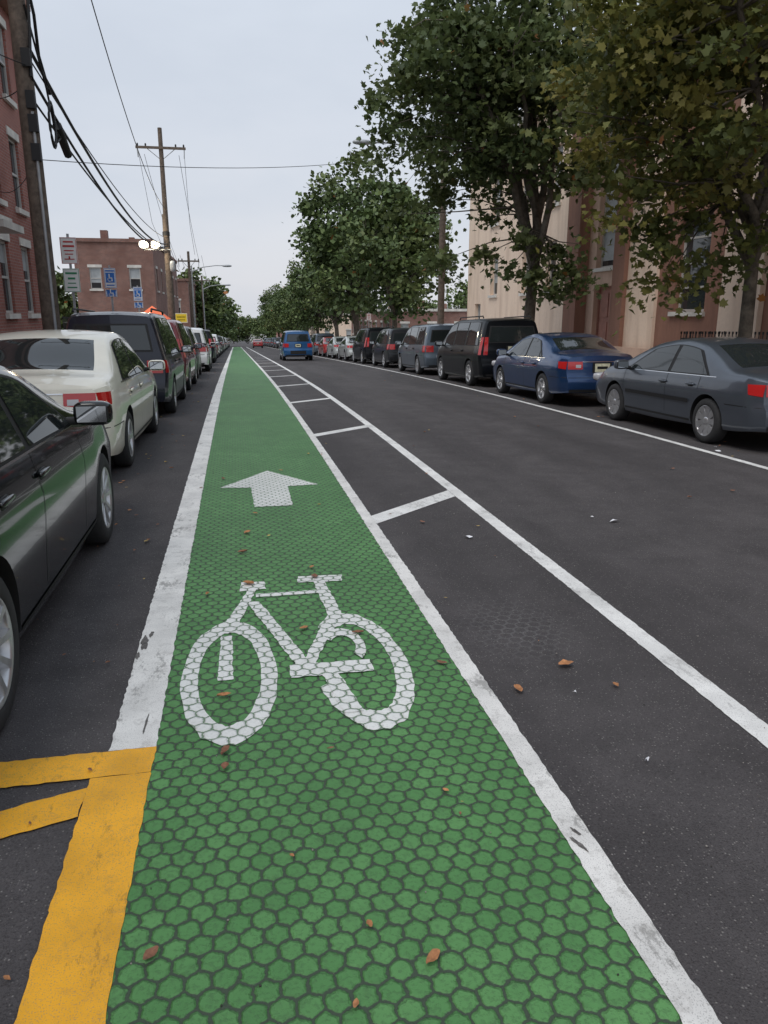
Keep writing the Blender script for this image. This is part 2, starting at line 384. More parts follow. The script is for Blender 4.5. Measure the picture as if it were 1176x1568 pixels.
def tree_meshes(seed,H,rx,base_z,tr,fork,ncl,lpc,ls,near,mat,ry=None,shift=(0,0),sig=.36,extra=()):
    rs=np.random.RandomState(seed); ry=ry or rx
    cz=(H+base_z)/2; rz=(H-base_z)/2
    lob=rs.randn(14,3); lob/=np.linalg.norm(lob,axis=1)[:,None]; la=rs.uniform(-.42,.25,14)
    C=list(np.array(q,float) for q in extra)
    while len(C)<ncl:
        d=rs.randn(3); d/=np.linalg.norm(d)
        k=1+sum(la[i]*max(0,(d@lob[i]))**5 for i in range(14))
        r=rs.rand()**.38*k
        p=np.array([shift[0]+d[0]*rx*r,shift[1]+d[1]*ry*r,cz+d[2]*rz*r])
        if p[2]<base_z*.8: continue
        if d[2]<-.2 and rs.rand()<.3: continue
        C.append(p)
    C=np.array(C)
    mb=MB(); nodes=[]
    lean=rs.uniform(-.25,.25,2)
    tp=[];trr=[]
    for i in range(9):
        t=i/8; z=t*fork; tp.append((lean[0]*t+.04*math.sin(3*t+seed),lean[1]*t,z)); trr.append(tr*(1.25-.25*min(1,t*5) if t<.2 else 1-.25*t))
    tp[0]=(tp[0][0],tp[0][1],-.15); trr[0]=tr*1.35
    mb.tube(tp,trr,12,0)
    top=np.array(tp[-1])
    nl=7
    for i in range(nl+1):
        a=2*math.pi*(i/nl)+rs.uniform(-.4,.4)
        if i==nl: e=np.array([shift[0]*.5,shift[1]*.5,H-1.0])
        else:
            rr=rs.uniform(.55,.8); el=rs.uniform(-.15,.75)
            e=np.array([shift[0]+rx*rr*math.cos(a)*math.cos(el),shift[1]+ry*rr*math.sin(a)*math.cos(el),cz+rz*.8*math.sin(el)])
        s=top-np.array([0,0,rs.uniform(0,fork*.3)]) if i<nl else top
        pts=[];rd=[]
        for j in range(10):
            t=j/9; m=s*(1-t)+e*t; m[2]+=math.sin(t*math.pi)*.5; m+=rs.randn(3)*.09*(j>0); pts.append(tuple(m)); rd.append(tr*.55*(1-t)**.8+.02)
            if j>1: nodes.append(m)
        mb.tube(pts,rd,7,0)
    nodes=np.array(nodes)
    for c in C[::1 if near else 2]:
        d=np.linalg.norm(nodes-c,axis=1)+np.maximum(0,nodes[:,2]-c[2])*.8
        nd=nodes[d.argmin()]
        mid=(nd+c)/2+rs.randn(3)*.12+np.array([0,0,.12])
        mb.tube([tuple(nd),tuple(mid),tuple(c)],[.03,.018,.006],4,0,cap=False)
    P=[];LV=[];LT=[]
    for c in C:
        n=int(lpc*rs.uniform(.4,1.6)); s=sig*rs.uniform(.6,1.35)
        q=rs.randn(n,3)*np.array([s,s,s*.55]); q[:,2]-=.3*(q[:,0]**2+q[:,1]**2)
        P.append(c+q); LV.append(np.clip(rs.rand(n)*.55+rs.rand()*.43,0,1)); LT.append(np.full(n,rs.rand()))
    P=np.concatenate(P);LV=np.concatenate(LV);LT=np.concatenate(LT); n=len(P)
    LV=np.where(rs.rand(n)<.004,1.,np.minimum(LV,.975))
    nr=rs.randn(n,3)+np.array([0,0,1.0]); nr/=np.linalg.norm(nr,axis=1)[:,None]
    t=np.cross(nr,rs.randn(n,3)); t/=np.linalg.norm(t,axis=1)[:,None]; b=np.cross(nr,t)
    T=LTN if near else LTF; sz=ls*rs.uniform(.6,1.25,n)
    V=(P[:,None,:]+sz[:,None,None]*(T[None,:,0:1]*t[:,None,:]+T[None,:,1:2]*b[:,None,:]+T[None,:,2:3]*nr[:,None,:])).reshape(-1,3)
    return mb.mesh('trunk_and_limbs',[BARK]),meshnp('foliage',V,len(T),mat,LV,LT)
def put_tree(ms,X,Y,rz=0,sc=1,name='plane_tree'):
    e=empty(name,(X,Y,g(Y)+.1),(0,0,rz)); e.scale=(sc,sc,sc)
    for nm,me in zip(('trunk_and_limbs','foliage'),ms):
        o=bpy.data.objects.new(nm,me); link(o); o.parent=e
    return e
tA=tree_meshes(3,13.0,3.9,4.2,.21,3.9,240,88,.20,True,LEAFA,shift=(-1.1,.6),sig=.40,extra=[(-.9,-.3,3.3),(-.2,-.6,3.1),(1.0,-.5,3.4),(.3,-.8,3.7),(-1.6,0,3.8),(1.4,-.4,3.0),(.7,-.3,3.9),(-3.0,0,3.6),(-4.2,.5,5.0),(-5.0,.3,6.6),(-4.8,0,7.4),(-5.1,.2,8.1),(.2,-.9,2.7),(1.2,-.8,4.1),(-.6,-.8,4.2),(.9,-.2,2.6)])
put_tree(tA,9.6,24.4)
tB=tree_meshes(11,9.6,4.1,3.3,.14,3.5,255,92,.155,True,LEAFB,shift=(-.4,.3),sig=.36,extra=[(-1.9,.3,2.9),(-1.6,.5,2.5),(-2.1,.4,3.3),(-1.2,.4,3.4),(-2.6,.6,3.6),(-1.8,.2,2.2),(-3.0,.5,4.2),(-3.4,.3,4.6),(-2.9,.2,3.4),(-3.7,.5,5.2),(-.4,-.4,3.1),(-.7,.2,2.6),(-3.6,.4,6.2),(-3.7,.2,6.9),(-3.2,.6,7.5),(-2.2,.2,3.9),(-1.5,0,3.8)])
put_tree(tB,9.75,13.3)
tC=tree_meshes(5,12.5,4.3,2.8,.25,3.2,170,65,.32,False,LEAFC,sig=.5)
tD=tree_meshes(8,11,3.9,2.6,.22,3.0,150,65,.32,False,LEAFC,sig=.5)
tE=tree_meshes(21,10,4.4,1.2,.22,2.0,110,45,.50,False,LEAFC,sig=.6)
for X,Y,t,s in[(9.8,47,tD,.92),(9.3,58.5,tC,1.08),(9.6,73,tD,1.03),(9.5,89,tC,.84),(9.6,106,tD,.88),(9.3,124,tC,.82),(9.6,145,tD,.95),(9.6,170,tC,1)]:
    put_tree(t,X,Y,rnd.uniform(0,6),s)
for X,Y,s in[(-5.2,112,1.1),(-5.0,130,1.1),(-4.6,155,1.15),(-4.6,185,1.2),(-9,98,.9),(-15,68,.7),(-13.5,52,.35)]:
    put_tree(tE,X,Y,rnd.uniform(0,6),s,'street_tree')
far=empty('distant_tree_row')
for i in range(44):
    if i<22: X=-50+5*i+rnd.uniform(-2,2);Y=rnd.uniform(250,300)
    elif i<34: X=rnd.uniform(18,34);Y=60+14*(i-22)
    else: X=rnd.uniform(-50,-16);Y=100+13*(i-34)
    if KL-2<X<KR+2: Y=rnd.uniform(320,350)
    s=rnd.uniform(.9,1.45) if i<22 or i>=34 else rnd.uniform(.7,.95)
    for k in(1,0):
        e=bpy.data.objects.new(('trunk','foliage')[k],tE[k]); link(e); e.parent=far; e.location=(X,Y,g(Y)-.3); e.rotation_euler=(0,0,i*1.3); e.scale=(s,s,s)
# ------------------------------------------------------------------ buildings
BM=[BRICKR,TRIM,FRAME,GLASS,BLIND,DOORM,STUC,STUCB,STUCP,BRICKD,IRON]
def facade(mb,P,a0,a1,z0,z1,ops,mw,rec=.16):
    A=sorted(set([a0,a1]+[o[0] for o in ops]+[o[1] for o in ops])); Z=sorted(set([z0,z1]+[o[2] for o in ops]+[o[3] for o in ops]))
    for i in range(len(A)-1):
        for j in range(len(Z)-1):
            ca=(A[i]+A[i+1])/2;cz=(Z[j]+Z[j+1])/2
            if any(o[0]<ca<o[1] and o[2]<cz<o[3] for o in ops): continue
            mb.quad(P(A[i],Z[j],0),P(A[i+1],Z[j],0),P(A[i+1],Z[j+1],0),P(A[i],Z[j+1],0),mw)
    def pb(a,b,c,d,e0,e1,mi):
        vs=[P(x,z,e) for x in(a,b) for z in(c,d) for e in(e0,e1)]
        mb.add(vs,[(0,1,3,2),(4,6,7,5),(0,4,5,1),(2,3,7,6),(0,2,6,4),(1,5,7,3)],mi)
    for o in ops:
        a,b,c,d=o[:4]; kind=o[4] if len(o)>4 else 'w'
        for q in([(a,c),(b,c)],[(b,c),(b,d)],[(b,d),(a,d)],[(a,d),(a,c)]):
            (p1,p2)=q; mb.quad(P(*p1,0),P(*p2,0),P(*p2,-rec),P(*p1,-rec),mw)
        f=.07
        if kind=='d':
            mb.quad(P(a,c,-rec),P(b,c,-rec),P(b,d,-rec),P(a,d,-rec),5)
            pb(a+.001,a+f,c,d-f,-rec+.002,-rec+.06,5);pb(b-f,b-.001,c,d-f,-rec+.002,-rec+.06,5);pb(a+.001,b-.001,d-f,d-.001,-rec+.002,-rec+.06,5)
            w=(b-a)
            for k in range(2):
                for (u,v) in((.08,.28),(.34,.58),(.64,.92)):
                    x0=a+f+.05+k*(w/2-f+.01); x1=x0+w/2-f-.12; pb(x0,x1,c+(d-c)*u,c+(d-c)*v,-rec+.002,-rec+.03,5)
            continue
        mb.quad(P(a,c,-rec),P(b,c,-rec),P(b,d,-rec),P(a,d,-rec),3)
        bl=rnd.choice([0,.3,.5,.5,.35,.7]) if kind!='b' else .95
        if bl: mb.quad(P(a,d-(d-c)*bl,-rec+.003),P(b,d-(d-c)*bl,-rec+.003),P(b,d,-rec+.003),P(a,d,-rec+.003),4)
        pb(a+.001,a+f,c+f,d-f,-rec+.004,-rec+.05,2);pb(b-f,b-.001,c+f,d-f,-rec+.004,-rec+.05,2)
        pb(a+.001,b-.001,c+.001,c+f,-rec+.004,-rec+.05,2);pb(a+.001,b-.001,d-f,d-.001,-rec+.004,-rec+.05,2)
        nm=1 if d-c<2.4 else 3
        for k in range(nm):
            zz=c+(d-c)*(k+1)/(nm+1); pb(a+f,b-f,zz-.03,zz+.03,-rec+.004,-rec+.05,2)
        if kind!='n': pb(a-.08,b+.08,c-.13,c-.002,-.05,.09,1)
        if kind=='l': pb(a-.1,b+.1,d+.002,d+.2,-.05,.03,1)
e=empty('stucco_building')
FX=13.0
zt=9.6
def PR(x): return lambda a,z,d:(x-d,a,z)
mb=MB()
segs=[]
segs.append((28.8,42.4,6,[(37.4,38.5,2.6,4.6),(33.0,34.1,2.6,4.6),(30.3,31.3,2.6,4.6),(37.4,38.6,6.0,8.2),(33.6,34.8,6.0,8.2),(30.2,31.3,6.0,8.2),(40.0,41.0,.2,2.2)],0))
segs.append((27.7,28.8,7,[],.25))
segs.append((24.9,27.7,8,[(25.5,27.1,-.35,2.65,'d'),(25.5,27.1,3.3,8.4,'b')],-.2))
segs.append((24.1,24.9,7,[],.25))
segs.append((22.3,24.1,6,[],0.1))
segs.append((18.9,22.3,7,[(19.8,21.4,1.75,4.5),(19.8,21.4,5.7,8.2)],0))
segs.append((17.3,18.9,6,[],.15))
segs.append((14.6,17.3,7,[(15.2,16.8,1.75,4.5),(15.2,16.8,5.7,8.2)],0))
segs.append((13.1,14.6,6,[],.15))
segs.append((9.9,13.1,7,[(10.5,12.1,1.75,4.5),(10.5,12.1,5.7,8.2)],0))
segs.append((8.5,9.9,6,[],.15))
segs.append((-6,8.5,7,[(1,2.6,1.75,4.5),(5,6.6,1.75,4.5),(5,6.6,5.7,8.2)],0))
for y0,y1,mi,ops,pr in segs:
    facade(mb,PR(FX-pr),y0,y1,-1.5,zt,ops,mi,.24)
    for yy in(y0+.001,y1-.001): mb.quad((FX-pr,yy,-1.5),(FX+.3,yy,-1.5),(FX+.3,yy,zt),(FX-pr,yy,zt),mi)
mb.obj('facade',BM,e)
mb=MB()
mb.quad((FX,42.4,-1.5),(30,42.4,-1.5),(30,42.4,zt),(FX,42.4,zt),6)
mb.quad((FX,-6,-1.5),(30,-6,-1.5),(30,-6,zt),(FX,-6,zt),6)
mb.quad((30,42.4,-1.5),(30,-6,-1.5),(30,-6,zt),(30,42.4,zt),6)
mb.quad((FX-.1,-6,zt),(30,-6,zt),(30,42.4,zt),(FX-.1,42.4,zt),9)
mb.bb(FX-.45,FX+.2,-6.2,42.6,zt+.002,zt+.32,1); mb.bb(FX-.6,FX+.2,-6.3,42.7,zt+.322,zt+.45,1)
mb.bb(FX-.32,FX-.255,-6,24.88,-1.5,.62,8)
mb.obj('side_walls_and_cornice',BM,e)
mb=MB()
for k in range(4): mb.bb(FX-.3-.3*(4-k),FX+.2,25.2,27.4,-1,-.40-(.14*(3-k)),1)
mb.obj('door_steps',BM,e)
mb=MB(); pts=[]
for i in range(40):
    t=i/39; pts.append((FX-.325,24.0-.9*t+.08*math.sin(9*t*3),.05+.22*math.sin(17*t)+.1*math.cos(29*t)))
mb.tube(pts,.012,4,0,False); mb.obj('graffiti',[M('graffiti_paint',(.45,.06,.06),.6)],e)
def railing(name,pts,h,sp=.13):
    mb=MB()
    for (x0,y0),(x1,y1) in zip(pts[:-1],pts[1:]):
        L=math.hypot(x1-x0,y1-y0); n=int(L/sp)
        for i in range(n+1):
            t=i/n; x=x0+(x1-x0)*t;y=y0+(y1-y0)*t; z=g(y)+.14
            mb.box((x,y,z+h/2),(.016,.016,h)); mb.box((x,y,z+h+.03),(.03,.03,.06))
        for hh in(.12,h-.12):
            mb.tube([(x0,y0,g(y0)+.14+hh),(x1,y1,g(y1)+.14+hh)],.018,4)
    return mb.obj(name,[IRON])
railing('iron_railing',[(FX-1.6,27.6),(FX-1.6,33.2),(FX-.1,33.2)],1.25)
railing('iron_railing',[(FX-1.5,13.6),(FX-1.5,18.4),(FX-.1,18.4)],1.25)
railing('iron_railing',[(FX-1.5,34.0),(FX-1.5,41)],1.15)
def PL(x): return lambda a,z,d:(x+d,a,z)
e=empty('brick_rowhouse'); mb=MB(); LX=-5.5; zt2=9.6
ops=[]
for yc in[-1,2.2,5.4,8.6,11.4,13.8,16.2,18.6,21.0,23.1]:
    for zc in(2.5,5.2,7.9):
        if zc==2.5 and yc in(5.4,13.8,18.6): ops.append((yc-.5,yc+.5,.7,3.3,'d')); continue
        ops.append((yc-.45,yc+.45,zc-.8,zc+.95,'l'))
facade(mb,PL(LX),-5,24.2,-1.5,zt2,ops,0,.12)
mb.obj('facade',BM,e)
mb=MB()
mb.quad((LX,24.9,-1.5),(-18,24.9,-1.5),(-18,24.9,zt2),(LX,24.9,zt2),0)
mb.quad((LX,-5,-1.5),(-18,-5,-1.5),(-18,-5,zt2),(LX,-5,zt2),0); mb.quad((-18,-5,-1.5),(-18,24.9,-1.5),(-18,24.9,zt2),(-18,-5,zt2),0)
mb.quad((LX,-5,zt2),(-18,-5,zt2),(-18,24.9,zt2),(LX,24.9,zt2),9)
mb.bb(LX-.3,LX+.09,24.2,24.92,-1.5,4.1,1); mb.bb(LX-.3,LX+.05,24.2,24.91,4.102,zt2,0)
mb.bb(LX-.2,LX+.28,-5,24.95,zt2-.25,zt2+.15,7); mb.bb(LX-.2,LX+.4,-5,25,zt2+.152,zt2+.3,7)
mb.bb(LX+.002,LX+.05,-5,24.2,.35,.55,1)
mb.obj('walls_and_cornice',BM,e)
mb=MB()
for yc in(5.4,13.8,18.6):
    for k in range(4): mb.bb(LX+.001,LX+.25+.25*(4-k),yc-.7,yc+.7,-.5,.12+.15*k+.02,1)
    mb.bb(LX,LX+.9,yc-.8,yc+.8,3.45,3.6,1); mb.bb(LX,LX+.7,yc-.7,yc+.7,3.601,3.75,1)
mb.obj('stoops_and_door_hoods',BM,e)
railing('iron_railing',[(-4.5,6),(-4.5,12.6)],1.0); railing('iron_railing',[(-4.4,14.8),(-4.4,17.6)],1.05); railing('iron_railing',[(-4.4,19.6),(-4.4,24.6)],1.05)
railing('iron_fence',[(-5.2,25.4),(-5.2,44),(-9,44)],1.8)
mb=MB()
for y in(30.5,36.5,43.9): mb.bb(-5.5,-4.95,y,y+.5,g(y),g(y)+2.1,0); mb.bb(-5.57,-4.88,y-.06,y+.56,g(y)+2.1,g(y)+2.22,1)
mb.obj('brick_gate_pier',[BRICKD,TRIM])
def block(name,x0,x1,y0,y1,h,mi,rowsz,ncols=4,nside=6,facing=1,cap=1):
    e=empty(name); mb=MB(); zb=g((y0+y1)/2)-2; z0=g(y0); 
    PF=lambda a,z,d:(a,y0-d,z)
    w=(x1-x0); ops=[]
    for k in range(ncols):
        c=x0+w*(k+.5)/ncols
        for zc in rowsz: ops.append((c-.4,c+.4,z0+zc-.75,z0+zc+.75,'l'))
    facade(mb,PF,x0,x1,zb,z0+h,ops,mi,.12)
    X=x1 if facing==1 else x0
    PS=(lambda a,z,d:(X+d,a,z)) if facing==1 else (lambda a,z,d:(X-d,a,z))
    ops=[]; w=y1-y0
    for k in range(nside):
        c=y0+w*(k+.5)/nside
        for zc in rowsz: ops.append((c-.5,c+.5,z0+zc-.8,z0+zc+.8,'l'))
    facade(mb,PS,y0,y1,zb,z0+h,ops,mi,.12)
    XX=x0 if facing==1 else x1
    mb.quad((XX,y0,zb),(XX,y1,zb),(XX,y1,z0+h),(XX,y0,z0+h),mi); mb.quad((x0,y1,zb),(x1,y1,zb),(x1,y1,z0+h),(x0,y1,z0+h),mi)
    mb.quad((x0,y0,z0+h-.02),(x1,y0,z0+h-.02),(x1,y1,z0+h-.02),(x0,y1,z0+h-.02),9)
    mb.obj('walls_and_windows',BM,e)
    w=x1-x0
    mb=MB(); mb.bb(x0-.12,x1+.12,y0-.12,y1+.12,z0+h+.002,z0+h+.25,cap); mb.bb(x0+w*.3,x0+w*.3+.5,y0+2,y0+2.6,z0+h+.25,z0+h+1.0,9); mb.bb(x0+w*.6,x0+w*.6+.4,y0+5,y0+5.6,z0+h+.25,z0+h+.8,9); mb.obj('parapet_and_chimney',BM,e)
block('brick_corner_building',-11.1,-5.6,60,84,8.2,9,(2.2,5.7),2,6,1,9)
block('brick_rowhouse',-13,-5.0,92,120,7.9,9,(2,5),3,6,1,9)
block('brick_rowhouse',-14,-6,150,200,9,0,(2,5,7.4),3,12)
block('low_brick_building',15,26,74,100,3.9,9,(2,),4,8,-1)
block('low_commercial_building',12.5,26,120,170,5,6,(2,),4,10,-1)
block('brick_rowhouse',13,26,200,250,10,0,(2,5,8),4,10,-1)
# ------------------------------------------------------------------ poles, wires, signs
def upole(name,X,Y,h,r,arms=(),extra=None):
    e=empty(name,(X,Y,g(Y)+.12)); mb=MB()
    mb.tube([(0,0,-.2),(0,0,h*.5),(0,0,h)],[r*1.1,r,r*.8],12)
    for (z,l,ang) in arms:
        R=Matrix.Rotation(ang,3,'Z'); mb.box((0,-.12,z),(l,.1,.12),0,R)
        for s_ in(-1,1):
            mb.tube([R@Vector((s_*l*.3,-.1,z)),Vector((0,0,z-.6))],.02,5,1)
            for q in(.46,.3):
                p=R@Vector((s_*l*q,-.12,z)); mb.tube([p+Vector((0,0,.05)),p+Vector((0,0,.1)),p+Vector((0,0,.2))],[.02,.05,.035],8,2)
            mb.tube([R@Vector((s_*l*.47,-.12,z)),R@Vector((s_*l*.46,-.12,z-.5))],.03,6,1)
    if extra: extra(mb)
    mb.obj('pole_and_crossarms',[WOOD,STEEL,BLACKR],e); return e
def ex1(mb):
    mb.tube([(.1,-.15,0),(.1,-.15,5.4)],.03,6,1)
    for z in(5.6,5.2,4.7,6.3): mb.box((.1,-.14,z),(.16,.12,.3),2)
    mb.tube([(.12,-.1,8.2),(.25,-.1,7.8),(.2,-.1,6.8),(.14,-.12,6)],.03,6,2)
upole('utility_pole',-3.62,16.6,10.5,.165,[(9.6,2.2,0)],ex1)
def ex2(mb): mb.blob((.25,-.3,5.1),(.3,.3,.6),1,.7); mb.tube([(0,0,6.7),(0,0,6.9)],.2,10,2)
upole('utility_pole',-3.42,45.5,12.2,.14,[(11.2,2.6,0)])
upole('utility_pole',-3.42,45.0,7.8,.19,[],ex2)
upole('utility_pole',-3.6,70,8.6,.13,[(7.8,1.8,0)]); upole('utility_pole',-3.7,100,9,.13,[(8.4,2.0,0)])
upole('utility_pole',9.3,34.4,10.6,.15,[(10.1,2.0,0)],lambda mb:mb.box((0,-.1,9.95),(1.5,.12,.45),2))
def lamp(X,Y,h,side,arm,polev=True):
    e=empty('street_lamp',(X,Y,g(Y)+.12)); mb=MB()
    if polev: mb.tube([(0,0,0),(0,0,h)],[.1,.06],10)
    mb.tube([(0,0,h-.5),(side*arm*.35,0,h-.1),(side*arm*.75,0,h+.05),(side*arm,0,h+.05)],[.05,.045,.04,.04],6)
    mb.blob((side*(arm+.3),0,h+.03),(.85,.34,.2),0,.8)
    mb.obj('mast_arm_and_lantern',[STEEL],e)
lamp(-3.5,72,7.6,1,2.8); lamp(-3.5,96,7.6,1,2.6); lamp(9.28,34.2,9.2,-1,3.3,False); lamp(-3.5,130,7.8,1,2.6)
e=empty('floodlight',(-3.42,44.8,g(44.8)+.35)); mb=MB()
LM=M('lit_lamp',(1.,.9,.68),.5,emit=40)
for dx in(-.62,.0):
    mb.blob((-.55+dx,-.33,5.95),(.50,.22,.40),0,.5,8); mb.blob((-.55+dx,-.44,5.95),(.42,.06,.34),1,.8,8)
mb.box((-.5,-.2,5.72),(1.5,.06,.06),0)
mb.obj('lamp_heads',[STEEL,LM],e)
for dx in(-1.15,-.55):
    l=bpy.data.lights.new('flood','POINT'); l.energy=80; l.color=(1,.85,.6); l.shadow_soft_size=.1; o=bpy.data.objects.new('lamp_glow_light',l); link(o); o.parent=e; o.location=(dx,-.7,5.95)
def wire(p0,p1,sag,r=.012,n=24,mb=None):
    pts=[]
    for i in range(n+1):
        t=i/n; pts.append((p0[0]+(p1[0]-p0[0])*t,p0[1]+(p1[1]-p0[1])*t,p0[2]+(p1[2]-p0[2])*t-4*sag*t*(1-t)))
    mb.tube(pts,r,5,0,False)
mb=MB(); X0=-3.47
gA=g(16.6)+.1;gB=g(45.);gC=g(45.5)
wire((X0,16.5,6.5+gA),(-3.4,45,6.4+gB),.95,.035,mb=mb)
wire((X0,16.5,6.0+gA),(-3.4,45,6.3+gB),1.0,.03,mb=mb)
wire((X0,16.5,5.6+gA),(-3.4,45,6.1+gB),.6,.022,mb=mb)
wire((X0,16.5,6.3+gA),(-3.4,45,6.7+gB),.6,.015,mb=mb)
wire((-2.8,16.5,9.7+gA),(-3.42,45.5,8.3+gC),1.1,.014,mb=mb)
wire((X0,16.5,4.6+gA),(9.3,34.3,9.4+g(34)),.45,.008,mb=mb)
wire((-3.5,16.5,6.0+gA),(-5.5,20,6.6),.3,.01,mb=mb); wire((-3.5,16.5,6.2+gA),(-5.5,12,6.9),.3,.01,mb=mb)
wire((-3.5,16.5,4.7+gA),(-5.5,21,4.6),.3,.008,mb=mb)
for a,b in((45.5,70),(70,100),(100,150)):
    for dx,z in((-.9,8.4),(.9,8.4),(0,6.6)): wire((-3.4+dx,a,z+g(a)+(2.6 if a==45.5 and dx else 0)),(-3.6+dx,b,z+g(b)-.6),.5,.012,mb=mb)
for dx in(-1.2,1.2): mb.tube([(-3.42+dx,45.4,11.3+gC),(-3.4+dx*.9,49,8+g(48)),(-3.4+dx*.8,56,7.0+g(56))],.01,4)
wire((9.3,-5,9.6),(9.3,34.3,9.8+g(34)),.5,.012,mb=mb); wire((9.3,34.3,9.8+g(34)),(9.6,90,9+g(90)),.8,.012,mb=mb)
c=(-3.37,16.9,5.3+gA)
for rr in(.28,.33):
    mb.tube([(c[0]+.1,c[1]+rr*.8*math.cos(a*.35),c[2]+rr*1.25*math.sin(a*.35)) for a in range(19)],.022,5,0,False)
mb.tube([(X0,18.4,5.6+gA),(X0,19.3,5.2+gA)],[.1,.09],8)
mb.tube([(X0,16.5,8.2+gA),(X0+.05,17.0,7.2+gA),(X0,17.3,6.6+gA),(X0,18.0,6.1+gA)],.03,6)
mb.tube([(X0,16.5,7.2+gA),(X0+.1,17.2,6.0+gA),(X0+.05,18.0,5.2+gA),(X0,18.6,5.4+gA)],.02,6)
mb.obj('overhead_cables',[BLACKR])
SW=M('sign_white',(.82,.82,.80),.5,ns=3,na=.06); SR=M('sign_red',(.5,.04,.04),.5); SG=M('sign_green',(.03,.25,.11),.5); SB=M('sign_blue',(.03,.17,.55),.5); SY=M('sign_yellow',(.8,.55,.03),.5)
def sign(name,X,Y,plates,h):
    e=empty(name,(X,Y,g(Y)+.13)); mb=MB(); mb.box((0,.02,h/2),(.05,.03,h),5)
    for (z,w,hh,kind) in plates:
        y=-.01; mb.box((0,y,z),(w,.006,hh),0)
        ch={'np':1,'gp':2,'hc':3,'y':4}[kind]
        def b(x,zz,ww,h2,m): mb.box((x,y-.005,z+zz),(ww,.004,h2),m)
        for s_ in(-1,1): b(s_*(w/2-.012),0,.008,hh-.02,ch); b(0,s_*(hh/2-.012),w-.04,.008,ch)
        if kind=='np':
            b(0,hh*.33,w*.6,.03,1);b(0,hh*.17,w*.7,.04,1);b(0,0,w*.6,.02,1);b(0,-hh*.13,w*.5,.02,1);b(0,-hh*.32,w*.6,.02,1); b(0,-hh*.27,w*.1,.06,1)
        if kind=='gp':
            b(0,hh*.3,w*.7,.04,2);b(0,hh*.08,w*.45,.04,2);b(0,-hh*.12,w*.5,.02,2);b(0,-hh*.3,w*.6,.025,2)
        if kind=='hc':
            b(0,hh*.02,w*.75,hh*.5,3); mb.box((-.02,y-.009,z+.05),(.03,.003,.13),0); mb.box((.02,y-.009,z-.0),(.08,.003,.03),0); mb.box((.05,y-.009,z-.05),(.03,.003,.08),0); mb.tube([(-.01+.055*math.cos(a*.5),y-.01,z-.04+.055*math.sin(a*.5)) for a in range(5,12)],.009,4,0)
            b(0,hh*.36,w*.8,.04,3);b(0,-hh*.36,w*.7,.03,3)
        if kind=='y':
            b(0,0,w*.9,hh*.85,4); b(0,hh*.1,w*.7,.05,6); b(0,-hh*.2,w*.6,.04,6)
    mb.obj('post_and_plates',[SW,SR,SG,SB,SY,STEEL,BLACKR],e)
sign('parking_sign',-3.47,18.3,[(3.10,.34,.55,'np'),(2.48,.34,.5,'gp')],3.45)
sign('accessible_parking_sign',-3.46,23.8,[(2.9,.32,.55,'hc'),(2.48,.32,.2,'hc')],3.25)
sign('accessible_parking_sign',-3.46,30.2,[(2.80,.32,.5,'hc'),(2.40,.32,.2,'hc')],3.1)
sign('street_sign',-3.5,54,[(2.6,.8,.62,'y')],3.0)
sign('parking_sign',9.0,52,[(2.6,.3,.45,'np')],2.9)
e=empty('market_canopy',(-4.35,44,g(44)+.14)); mb=MB()
for sx_ in(-.75,.75):
    for sy_ in(-.75,.75): mb.tube([(sx_,sy_,0),(sx_,sy_,2.3)],.03,6,1)
mb.add([(-.9,-.9,2.25),(.9,-.9,2.25),(.9,.9,2.25),(-.9,.9,2.25),(0,0,2.95),(-.9,-.9,2.05),(.9,-.9,2.05),(.9,.9,2.05),(-.9,.9,2.05)],[(0,1,4),(1,2,4),(2,3,4),(3,0,4),(5,6,1,0),(6,7,2,1),(7,8,3,2),(8,5,0,3)],0)
mb.obj('roof_and_posts',[M('canopy_fabric',(.75,.16,.07),.8,ns=2,na=.15),STEEL],e)
# ------------------------------------------------------------------ cars
CG=M('car_glass',(.022,.027,.028),.03,spec=.7,coat=.2)
CD=M('car_black_plastic',(.022,.022,.023),.55,spec=.3)
CT=M('tyre_rubber',(.032,.032,.033),.85,ns=20,na=.2,obj=True)
CR=M('tail_lamp_red',(.50,.015,.015),.15,coat=.8)
CM=M('wheel_alloy',(.52,.52,.53),.3,metal=.7,ns=12,na=.12,obj=True)
CPL=M('number_plate',(.75,.72,.52),.5,ns=18,na=.2,obj=True)
CC=M('chrome',(.65,.65,.66),.15,metal=1)
CL=M('lamp_clear',(.5,.5,.52),.12,coat=1)
CW=M('mirror_glass',(.6,.63,.65),.03,metal=1)
def paint(name,c,metal=.3,rough=.32,coat=.8,spec=.4):
    return M(name,c,rough,metal,coat,ns=2.5,na=.05,obj=True,spec=spec)
def smo(a,k=2,w=5):
    for _ in range(k):
        p=np.pad(a,w//2,mode='edge'); a=np.convolve(p,np.ones(w)/w,'valid')
    return a
